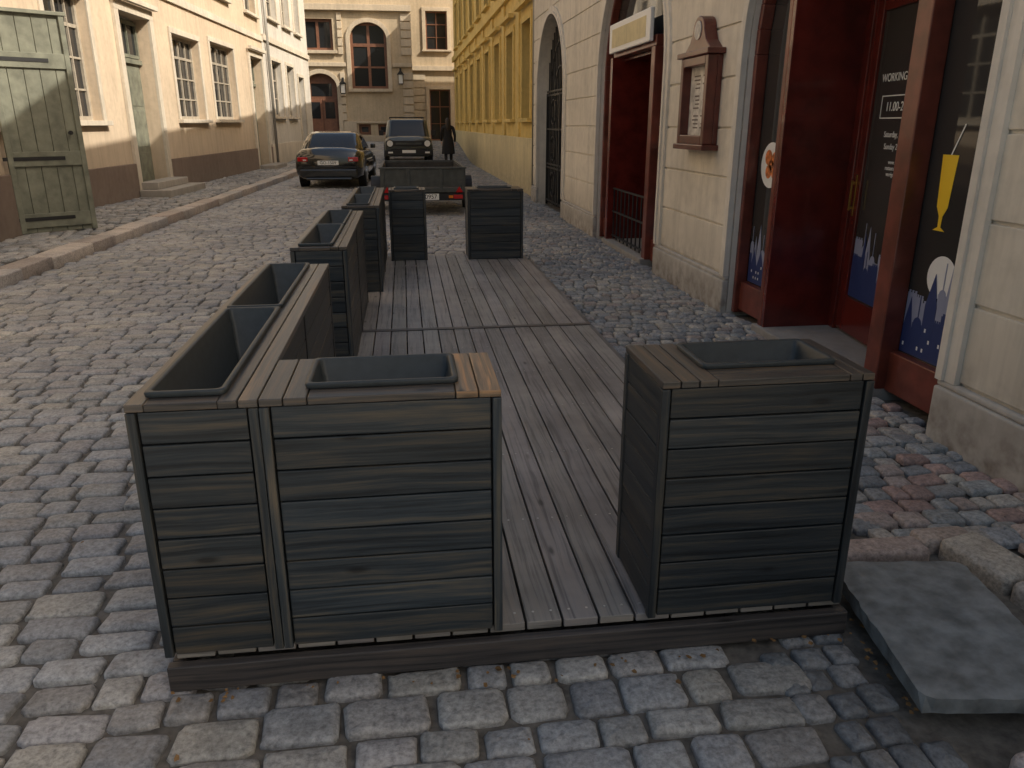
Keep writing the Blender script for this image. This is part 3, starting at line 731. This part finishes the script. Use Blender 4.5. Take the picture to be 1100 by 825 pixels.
b.prism([(cm+.08*math.cos(2*math.pi*i/20),2.42+.08*math.sin(2*math.pi*i/20)) for i in range(20)],.121,.128,0); b.obj('menu_paper',[simple('menu_paper',(.62,.59,.54),.6,nz=.35,ns=14)],mc)
b=Bd(TR); random.seed(4)
for k in range(15): 
    z_=2.07-k*.035; 
    if k%5!=0: b.box(cm-.2,cm-.02-random.random()*.08,.0555,.0562,z_,z_+.012); b.box(cm+.03,cm+.2-random.random()*.08,.0555,.0562,z_,z_+.012)
b.obj('menu_lines',[simple('menu_ink',(.12,.09,.08),.6)],mc)
random.seed(21)

# yellow building ----------------------------------------------------
yb=empty('yellow_townhouse'); XY=3.0; HY=8.9  # eaves out of view, kept low so more sky light comes in
TY=lambda s,d,z:(XY-d-.004*(s-17),s,z)
ops=[(19.0+i*2.9,20.3+i*2.9,1.75,3.9) for i in range(9)]; ops2=[(a,c,5.3,7.3) for a,c,_,_ in ops]
b=Bd(TY); facade(b,17.51,45.3,-.2,HY,ops+ops2); b.obj('walls',[M_yellow],yb)
b=Bd(TY); w_=Bd(TY)
for (a,c,z0,z1) in ops+ops2:
    window(w_,a,c,z0,z1,d=-.22,nx=2,nz=3); surround(b,a,c,z0,z1,.15,.05)
    b.box(a-.3,c+.3,.06,.2,z1+.3,z1+.4)
b.box(17.51,45.3,.001,.12,4.75,5.0)
for i in range(10): s=18.1+i*2.9; b.box(s-.25,s+.25,.0012,.055,1.31,4.74)
b.box(17.51,45.3,.001,.4,HY-.4,HY)
b.obj('trim',[M_yellow],yb,bevel=.008); w_.obj('windows',[M_brownfr,M_glass],yb)
b=Bd(TY); b.box(17.52,45.3,.001,.08,-.2,1.3); b.obj('plinth',[M_yelpl],yb,bevel=.01)
b=Bd(); b.box(3.5,9,17.6,45.2,0,HY-.1); b.obj('building_mass',[M_yellow],yb)
b=Bd(TY); b.cyl((17.75,.14,.1),.05,HY-.5,2,12); b.obj('downpipe',[simple('pipe_zinc',(.3,.29,.25),.5,metal=.3)],yb,smooth=True)

# back buildings -----------------------------------------------------
bb=empty('beige_corner_house'); YB=46.
TB=lambda s,d,z:(s,YB-d,z)
b=Bd(TB)
ops=[(-2.62,-.68,3.44,6.75),(-5.1,-3.5,5.35,6.9),(-5.15,-3.45,.74,4.2),(-2.4,-1.75,1.05,1.6),(-1.35,-.7,1.05,1.6),(-8.4,-6.4,3.44,6.75),(-8.4,-6.6,8.5,11),(-5.1,-3.5,8.5,11),(-2.5,-.8,8.5,11)]
facade(b,-14,.64,-.2,14,ops)
for o in ops:
    if o[3]-o[2]>2 : spandrel(b,o[0],o[1],o[3]-(o[1]-o[0])*.42,o[3])
b.obj('walls',[M_beige],bb)
b=Bd(TB); w_=Bd(TB)
for o in ops:
    if o[2]<1 and o[3]>4: continue
    window(w_,*o,d=-.22,nx=2 if o[1]-o[0]>1 else 1,nz=3 if o[3]-o[2]>2 else 1,fw=.14,mw=.09)
    if o[3]-o[2]>1: b.box(o[0]-.2,o[1]+.2,.001,.18,o[2]-.16,o[2])
def archband(b,s0,s1,zb,zt,w,p):
    c=(s0+s1)/2;a=(s1-s0)/2;h=a*.84;zs=zt-h
    O=lambda w:[(c-a-w,zb)]+[(c-(a+w)*math.cos(math.pi*i/20),zs+(h+w)*math.sin(math.pi*i/20)) for i in range(21)]+[(c+a+w,zb)]
    A,B_=O(0),O(w)
    for i in range(len(A)-1): b.prism([A[i],A[i+1],B_[i+1],B_[i]],.001,p)
for o in ops:
    if o[3]-o[2]>2: archband(b,*o,.22,.09)
b.box(-14,-2.9,.001,.14,4.55,4.75); b.box(-.4,.66,.001,.14,4.55,4.75)
b.box(-14,.68,.001,.22,7.3,7.6)
for a0,a1 in ((.1,.66),(-3.25,-3.0),(-6.1,-5.6)):
    for k in range(13):
        z=1.8+k*.42
        if not (4.2<z<4.75) and z+.36<7.3: b.box(a0,a1,.001,.09,z,z+.36)
b.box(-14,-5.4,.001,.1,-.1,1.75); b.box(-3.2,-2.5,.001,.1,-.1,1.75); b.box(-2.5,-.6,.001,.1,-.1,1.0); b.box(-2.5,-.6,.001,.1,1.65,1.75); b.box(-.6,.66,.001,.1,-.1,1.75)
b.obj('stone_trim',[M_beige2],bb,bevel=.01); w_.obj('windows',[M_brownfr,M_glass],bb)
b=Bd(TB)
b.box(-5.15,-3.45,-.3,-.26,.7,4.2); 
for k in (-5.05,-4.27): b.box(k,k+.72,-.259,-.22,.8,2.9)
b.obj('entrance_door',[M_brownfr],bb,bevel=.01)
b=Bd(TB); 
for k in (-4.95,-4.17): b.box(k,k+.52,-.219,-.21,1.9,2.75)
b.box(-4.85,-3.75,-.259,-.25,3.05,3.7); b.obj('door_glass',[M_glass],bb)
b=Bd(TB); b.box(-5.6,-3.0,.1,.6,.4,.82) ; b.obj('door_step',[M_beige2],bb,bevel=.02)
def lantern(loc,T,name='wall_lantern'):
    e=empty(name); b=Bd(T); s,z=loc
    b.box(s-.03,s+.03,.1,.5,z+.55,z+.6); b.box(s-.05,s+.05,.08,.12,z+.3,z+.8)
    for sx in (-.15,.13):
        for dd_ in (.36,.62): b.box(s+sx,s+sx+.02,dd_,dd_+.02,z,z+.45)
    b.prism([(s-.19,z+.45),(s+.19,z+.45),(s+.05,z+.62),(s-.05,z+.62)],.34,.66); b.box(s-.12,s+.12,.4,.6,z-.05,z)
    b.obj('frame',[M_iron],e); b=Bd(T); b.box(s-.1,s+.1,.41,.59,z,z+.44); b.obj('glass',[M_whl],e); return e
lantern((.0,3.7),TB); lantern((-3.1,3.2),TB)
b2=empty('recessed_townhouse')
TB2=lambda s,d,z:(s,48-d,z)
ops=[(1.6,2.8,.7,3.5),(1.5,2.7,5.6,7.6),(1.5,2.7,9,11),(3.6,4.8,5.6,7.6)]
b=Bd(TB2); facade(b,.5,9,-.2,14,ops); b.obj('walls',[M_beige],b2)
b=Bd(TB2); w_=Bd(TB2)
for o in ops: window(w_,*o,nx=2,nz=3); surround(b,*o,.2,.08,sill=o[2]>1)
for z in (1.2,1.6,2.0,2.4,2.8,3.2,3.6,4.0): b.box(.7,1.38,.001,.05,z,z+.35)
b.box(.5,9,.001,.18,4.5,4.75); b.obj('trim',[M_beige2],b2,bevel=.01); w_.obj('windows',[M_brownfr,M_glass],b2)

# ------------------------------------------------------------------ vehicles
def sup(n,e): 
    out=[]
    for i in range(n):
        a=2*math.pi*(i+.5)/n; c,s=math.cos(a),math.sin(a)
        out.append((math.copysign(abs(c)**e,c),math.copysign(abs(s)**e,s)))
    return out
def wheel(b,x,y,r,w,side):
    b.cyl((x,y,r),r,w*side,0,28,m=0); b.cyl((x+w*side,y,r),r*.66,.012*side,0,24,m=1); b.cyl((x+w*side+.012*side,y,r),r*.58,.004*side,0,24,m=2)
    for k in range(5):
        a=2*math.pi*k/5
        cx,cz=math.cos(a),math.sin(a); px,pz=-cz,cx; X0=x+w*side+.016*side; X1=X0+.012*side
        pts=[]
        for X in (X0,X1):
            for (rr,hw) in ((.04,.03),(r*.62,.022)):
                for sg in (-1,1): pts.append((X,y+cx*rr+px*hw*sg,r+cz*rr+pz*hw*sg))
        n=b.add(pts)
        for q in ((0,1,3,2),(4,6,7,5),(0,2,6,4),(1,5,7,3),(0,4,5,1),(2,3,7,6)): b.face([n+i for i in q],None,1)
def carbody(st,root,paint,gh,wheels,wr,ge=.28):
    b=Bd(); nr=None
    for (y,hw,zb,zs,zt) in st:
        half_=[(0,zb),(hw*.80,zb),(hw*.97,zb+.10),(hw,zb+.24),(hw*.995,(zb+zs)/2+.06),(hw*.97,zs-.05),(hw*.92,zs+.0),(hw*.80,zs+.6*(zt-zs)),(hw*.4,zt-.005),(0,zt)]
        ring=half_+[(-x,z) for x,z in half_[-2:0:-1]]
        nr=len(ring); b.add([(x,y,z) for x,z in ring])
    for k in range(len(st)-1):
        for i in range(nr): j=(i+1)%nr; b.face([k*nr+i,k*nr+j,(k+1)*nr+j,(k+1)*nr+i])
    b.face(list(range(nr))); b.face(list(range((len(st)-1)*nr,len(st)*nr)))
    o=b.obj('body',[paint],root,smooth=True); md=o.modifiers.new('b','BEVEL'); md.width=.02; md.segments=2; md.limit_method='ANGLE'; md.angle_limit=math.radians(50)
    b=Bd(); SS=sup(40,ge)
    for (z,ya,yb_,hw) in gh: b.add([(hw*c,(ya+yb_)/2+(yb_-ya)/2*s,z) for c,s in SS])
    for k in range(len(gh)-1):
        for i in range(40): j=(i+1)%40; b.face([k*40+i,k*40+j,(k+1)*40+j,(k+1)*40+i],None,0 if k<len(gh)-3 else 1)
    b.face([ (len(gh)-1)*40+i for i in range(40)],None,1)
    b.obj('greenhouse',[M_glass,paint],root,smooth=True)
    b=Bd(); 
    idx=[i for i,(c,s) in enumerate(SS) if abs(abs(c)-abs(s))<.16]+[i for i,(c,s) in enumerate(SS) if abs(s)<.14]
    for i in idx:
        j=(i+1)%40
        for k in range(len(gh)-3):
            P=[]
            for (kk,ii) in ((k,i),(k,j),(k+1,j),(k+1,i)):
                z,ya,yb_,hw=gh[kk]; c,s=SS[ii]; cy=(ya+yb_)/2; P.append(((hw+.006)*c,cy+((yb_-ya)/2+.006)*s,z))
            n=b.add(P); b.face([n,n+1,n+2,n+3])
    b.obj('pillars',[paint],root,recalc=False)
    b=Bd()
    for (y,hx) in wheels:
        for sd in (-1,1):
            wheel(b,sd*(hx-.2),y,wr,.2,sd)
    b.obj('wheels',[M_tyre,M_rim,M_black],root)
    b=Bd()
    for (y,hx) in wheels:
        for sd in (-1,1):
            n_=18; R0,R1=wr+.02,wr+.075
            for i in range(n_):
                a0,a1=math.pi*(i)/n_,math.pi*(i+1)/n_
                P=[]
                for X in (hx-.10,hx+.012):
                    for (R_,a) in ((R0,a0),(R0,a1),(R1,a1),(R1,a0)): P.append((sd*X,y+R_*math.cos(a),wr+R_*math.sin(a)))
                n=b.add(P)
                for q in ((0,1,2,3),(4,7,6,5),(0,4,5,1),(1,5,6,2),(2,6,7,3),(3,7,4,0)): b.face([n+k for k in q])
            b.cyl((sd*(hx-.06),y,wr),wr+.03,sd*.055,0,24)
    b.obj('wheel_arches',[M_black],root)
RP=Matrix(((1,0,0),(0,0,-1),(0,1,0))).to_4x4()
car=empty('parked_sedan_car',(-1.97,21.5,0),math.radians(-3))
st=[(0,.70,.36,.70,.78),(.04,.80,.30,.80,.92),(.12,.855,.26,.88,1.0),(.35,.88,.23,.92,1.04),(.75,.89,.2,.93,1.05),(1.5,.89,.2,.92,1.0),(3.0,.89,.2,.89,.97),(3.6,.88,.2,.85,.92),(4.2,.83,.24,.74,.82),(4.45,.74,.28,.64,.68),(4.52,.6,.36,.58,.6)]
gh=[(.96,.45,3.35,.81),(1.08,.62,3.1,.775),(1.2,.82,2.85,.73),(1.31,1.02,2.6,.685),(1.37,1.15,2.45,.65),(1.41,1.32,2.3,.58),(1.43,1.55,2.1,.42)]
carbody(st,car,M_paint,gh,[(.95,.885),(3.6,.88)],.32)
b=Bd()
for sd in (-1,1):
    b.box(*(sorted((sd*.52,sd*.78))),-.012,.06,.69,.80,0); b.box(*(sorted((sd*.55,sd*.64))),-.018,.0,.71,.74,1)
b.obj('tail_lamps',[M_redl,M_whl],car,bevel=.02)
b=Bd(); b.box(-.27,.27,-.02,.0,.60,.71,0); b.obj('number_plate',[M_plate],car,bevel=.004)
b=Bd(); b.box(-.74,.74,-.05,.10,.30,.50,0); b.box(-.6,.6,-.03,.1,.22,.29); b.obj('bumper',[M_paint],car,bevel=.03)
b=Bd(); b.box(-.77,.77,-.03,.08,.53,.56); b.obj('bumper_trim',[M_black],car,bevel=.01)
text('GO-1509',.11,(0,0,0),Matrix.Identity(3),M_iron,car).matrix_local=Matrix.Translation((0,-.022,.655))@RP
b=Bd()
for sd in (-1,1): b.box(*sorted((sd*.86,sd*1.0)),2.72,2.82,.95,1.07)
b.obj('mirrors',[M_paint],car,bevel=.02)

suv=empty('parked_suv',(.20,31.8,.0),math.radians(1))
st=[(0,.84,.45,.98,1.08),(.05,.90,.42,1.04,1.13),(.3,.93,.4,1.08,1.17),(1.3,.94,.38,1.10,1.2),(2.5,.95,.38,1.1,1.2),(4.0,.95,.38,1.1,1.2),(4.5,.92,.4,1.08,1.18),(4.6,.86,.45,1.0,1.1)]
gh=[(1.12,1.15,4.55,.9),(1.3,1.3,4.52,.87),(1.5,1.45,4.5,.835),(1.68,1.6,4.46,.80),(1.76,1.7,4.4,.78),(1.81,1.85,4.3,.70),(1.82,2.1,4.1,.5)]
carbody(st,suv,M_paint2,gh,[(.9,.95),(3.7,.95)],.39,.18)
b=Bd(); b.box(-.6,.6,-.03,.05,.80,1.0); b.box(-.92,.92,-.10,.15,.46,.66); b.box(-.7,.7,-.06,.1,.66,.72)
for sd in (-1,1): b.box(*sorted((sd*.95,sd*1.13)),1.28,1.4,1.18,1.38)
for x in (-.68,.68): b.box(x-.02,x+.02,1.9,4.2,1.83,1.88)
for y in (2.1,3.,3.9): b.box(-.7,.7,y,y+.04,1.86,1.89)
b.obj('grille_bumper_rack',[M_black],suv,bevel=.015)
b=Bd()
for sd in (-1,1): b.cyl((sd*.72,-.02,.90),.115,-.02,1,20,0); b.cyl((sd*.72,.05,.90),.15,-.075,1,20,1); b.box(*sorted((sd*.62,sd*.8)),-.115,-.1,.54,.6,0)
b.obj('headlamps',[M_whl,M_black],suv)
b=Bd(); b.box(-.26,.26,-.12,-.1,.55,.66); b.obj('number_plate',[M_plate],suv)
b=Bd(); b.box(-.5,.5,-.036,-.03,.86,.94); b.obj('grille_bars',[M_tarp],suv)

tr=empty('utility_trailer',(.33,14.8,0))
b=Bd(); T0,T1=-.78,.78
b.box(T0,T1,0,.035,.52,.84); b.box(T0,T1,2.9,2.935,.52,.84); b.box(T0,T0+.035,.036,2.9,.52,.84); b.box(T1-.035,T1,.036,2.9,.52,.84)
for x in (T0+.02,-.3,.3,T1-.08): b.box(x,x+.06,-.018,-.001,.47,.84)
b.box(T0-.02,T1+.02,-.02,.05,.84,.87); b.box(T0-.02,T0+.04,.05,2.95,.84,.87); b.box(T1-.04,T1+.02,.05,2.95,.84,.87); b.box(T0+.04,T1-.04,2.9,2.95,.84,.87)
b.box(T0-.01,T1+.01,-.02,.05,.42,.50)
for y in (.7,1.4,2.1): b.box(T1+.001,T1+.018,y,y+.06,.47,.839); b.box(T0-.018,T0-.001,y,y+.06,.47,.839)
b.box(-.03,.03,2.94,4.2,.42,.48); b.box(-.5,-.44,.1,2.9,.40,.469); b.box(.44,.5,.1,2.9,.40,.469)
b.obj('box_body',[M_tarp],tr,bevel=.005)
b=Bd(); b.box(T0+.036,T1-.036,.036,2.9,.47,.50); b.box(T0+.036,T0+.05,.04,2.89,.501,.83); b.box(T1-.05,T1-.036,.04,2.89,.501,.83); b.box(T0+.06,T1-.06,2.88,2.899,.501,.83); b.obj('bed_floor',[M_ply],tr)
b=Bd(); b.box(T0+.02,T1-.0,-.05,-.02,.28,.40); b.box(-.7,-.64,-.02,.3,.3,.4); b.box(.64,.7,-.02,.3,.3,.4); b.obj('lamp_bar',[M_black],tr,bevel=.005)
b=Bd()
for sd in (-1,1):
    b.box(*sorted((sd*.55,sd*.72)),-.065,-.05,.31,.38,0); b.box(*sorted((sd*.46,sd*.54)),-.065,-.05,.32,.37,1)
    c=sd*.66; b.prism([(c-.07,.42),(c+.07,.42),(c,.53)],-.033,-.021,0) 
b.obj('lamps',[M_redl,M_orl],tr)
b=Bd(); b.box(-.12,.28,-.062,-.05,.29,.40); b.obj('number_plate',[M_plate],tr)
t_=text('Z-0957',.11,(0,0,0),Matrix.Identity(3),M_iron,tr); t_.matrix_local=Matrix.Translation((.08,-.064,.345))@RP
b=Bd()
for sd in (-1,1): wheel(b,sd*.82,1.5,.29,.15,sd)
b.obj('wheels',[M_tyre,M_rim,M_black],tr)
b=Bd(); b.box(-.82,.82,1.47,1.53,.26,.32)
for sd in (-1,1):
    for i in range(10):
        a0,a1=math.pi*i/10,math.pi*(i+1)/10
        x0,x1=sorted((sd*.80,sd*1.0)); P=[(x,1.5+R_*math.cos(a),.29+R_*math.sin(a)) for x in (x0,x1) for (R_,a) in ((.33,a0),(.33,a1),(.35,a1),(.35,a0))]
        n=b.add(P); [b.face([n+k for k in q]) for q in ((0,1,2,3),(4,7,6,5),(0,4,5,1),(1,5,6,2),(2,6,7,3),(3,7,4,0))]
b.obj('mudguards_axle',[M_black],tr)

# ------------------------------------------------------------------ pedestrian
def skin(name,verts,edges,rad,mat,parent,sub=2,root=0):
    me=bpy.data.meshes.new(name); me.from_pydata(verts,edges,[]); o=bpy.data.objects.new(name,me); COL.objects.link(o); o.parent=parent
    md=o.modifiers.new('skin','SKIN'); md.use_smooth_shade=True
    for i,r in enumerate(rad): me.skin_vertices[0].data[i].radius=(r,r) if isinstance(r,(int,float)) else r
    for i in range(len(verts)): me.skin_vertices[0].data[i].use_root=(i==root)
    s=o.modifiers.new('sub','SUBSURF'); s.levels=sub; s.render_levels=sub; me.materials.append(mat); return o
ped=empty('walking_pedestrian',(1.72,31.6,.0),0); ped.scale=(1.03,1.03,1.03)
V=[(0,0,.98),(0,-.01,1.15),(0,0,1.32),(0,.0,1.46),(0,.01,1.54),
   (.10,0,.93),(.11,.12,.52),(.11,.20,.10),(.11,.33,.04),
   (-.10,0,.93),(-.10,-.05,.50),(-.10,-.25,.14),(-.10,-.16,.04),
   (.19,0,1.44),(.25,-.08,1.16),(.25,-.02,.92),
   (-.19,0,1.44),(-.25,.08,1.16),(-.24,.20,.95)]
E=[(0,1),(1,2),(2,3),(3,4),(0,5),(5,6),(6,7),(7,8),(0,9),(9,10),(10,11),(11,12),(3,13),(13,14),(14,15),(3,16),(16,17),(17,18)]
Rr=[(.17,.12),(.145,.105),(.175,.115),(.12,.09),.055,.10,.07,.05,.04,.10,.07,.05,.04,.075,.055,.042,.075,.055,.042]
skin('clothed_body',V,E,Rr,M_coat,ped)
b=Bd(); L_=[(1.12,.17,.12,0),(.95,.20,.15,0),(.75,.225,.18,0),(.50,.25,.21,.0)]
for z,rx,ry,oy in L_: b.add([(rx*math.cos(2*math.pi*i/24),oy+ry*math.sin(2*math.pi*i/24)*(1+.05*math.sin(i*2.2)),z+.01*math.sin(i*1.7)) for i in range(24)])
for k in range(3):
    for i in range(24): j=(i+1)%24; b.face([k*24+i,k*24+j,(k+1)*24+j,(k+1)*24+i])
b.obj('coat_skirt',[M_coat],ped,smooth=True,recalc=False)
skin('head',[(0,.0,1.52),(0,.01,1.60),(0,.015,1.69),(0,.01,1.76),(0,.10,1.66),(.08,.01,1.67),(-.08,.01,1.67)],[(0,1),(1,2),(2,3),(2,4),(2,5),(2,6)],[.05,.065,.085,.06,.014,.012,.012],M_skin,ped)
skin('long_hair',[(0,-.02,1.79),(0,-.05,1.70),(0,-.08,1.58),(0,-.10,1.45),(0,-.11,1.34)],[(0,1),(1,2),(2,3),(3,4)],[(.07,.07),(.105,.09),(.10,.065),(.095,.05),(.06,.03)],M_hair,ped)
for sd,(hx,hy,hz) in ((1,(.25,-.01,.88)),(-1,(-.24,.22,.91))):
    V=[(hx,hy,hz+.03),(hx,hy+.01,hz-.03)];E=[(0,1)];Rr=[.026,.034]
    for k,(oy,l) in enumerate(((-.03,.055),(-.01,.065),(.012,.07),(.032,.06))):
        V+=[(hx,hy+oy,hz-.06),(hx-sd*.008,hy+oy,hz-.06-l*.5),(hx-sd*.02,hy+oy+.004,hz-.06-l)]; n=len(V)-3; E+=[(1,n),(n,n+1),(n+1,n+2)]; Rr+=[.010,.009,.008]
    V+=[(hx,hy+.045,hz-.03),(hx-sd*.01,hy+.055,hz-.065)]; n=len(V)-2; E+=[(1,n),(n,n+1)]; Rr+=[.011,.009]
    skin('hand',V,E,Rr,M_skin,ped,1)

# ------------------------------------------------------------------ light
SUN=Vector((.80,-.42,0)).normalized(); el=math.radians(39)
sd_=Vector((SUN.x*math.cos(el),SUN.y*math.cos(el),math.sin(el)))
w=bpy.data.worlds.new('World'); scene.world=w; w.use_nodes=True; nt=w.node_tree
sk=nt.nodes.new('ShaderNodeTexSky'); sk.sky_type='NISHITA'; sk.sun_disc=False; sk.sun_elevation=el; sk.sun_rotation=math.atan2(sd_.x,sd_.y)
sk.air_density=1.7; sk.dust_density=9; sk.ozone_density=1.4
nt.links.new(sk.outputs[0],nt.nodes['Background'].inputs[0]); nt.nodes['Background'].inputs[1].default_value=.15
sl_=bpy.data.lights.new('sun','SUN'); sl_.energy=5; sl_.angle=math.radians(.5); sl_.color=(1,.92,.79)
so=bpy.data.objects.new('sun',sl_); COL.objects.link(so); so.rotation_euler=sd_.to_track_quat('Z','Y').to_euler()
# ------------------------------------------------------------------ camera
cd=bpy.data.cameras.new('camera'); cam=bpy.data.objects.new('camera',cd); COL.objects.link(cam)
cam.location=(0,0,1.62); cam.rotation_euler=(math.radians(90-18.5),0,math.radians(-7.6))
cd.sensor_width=36; cd.lens=36*835/1100; cd.clip_start=.05; cd.clip_end=1000
scene.camera=cam
scene.view_settings.view_transform='Standard'; scene.view_settings.look='None'; scene.view_settings.exposure=0
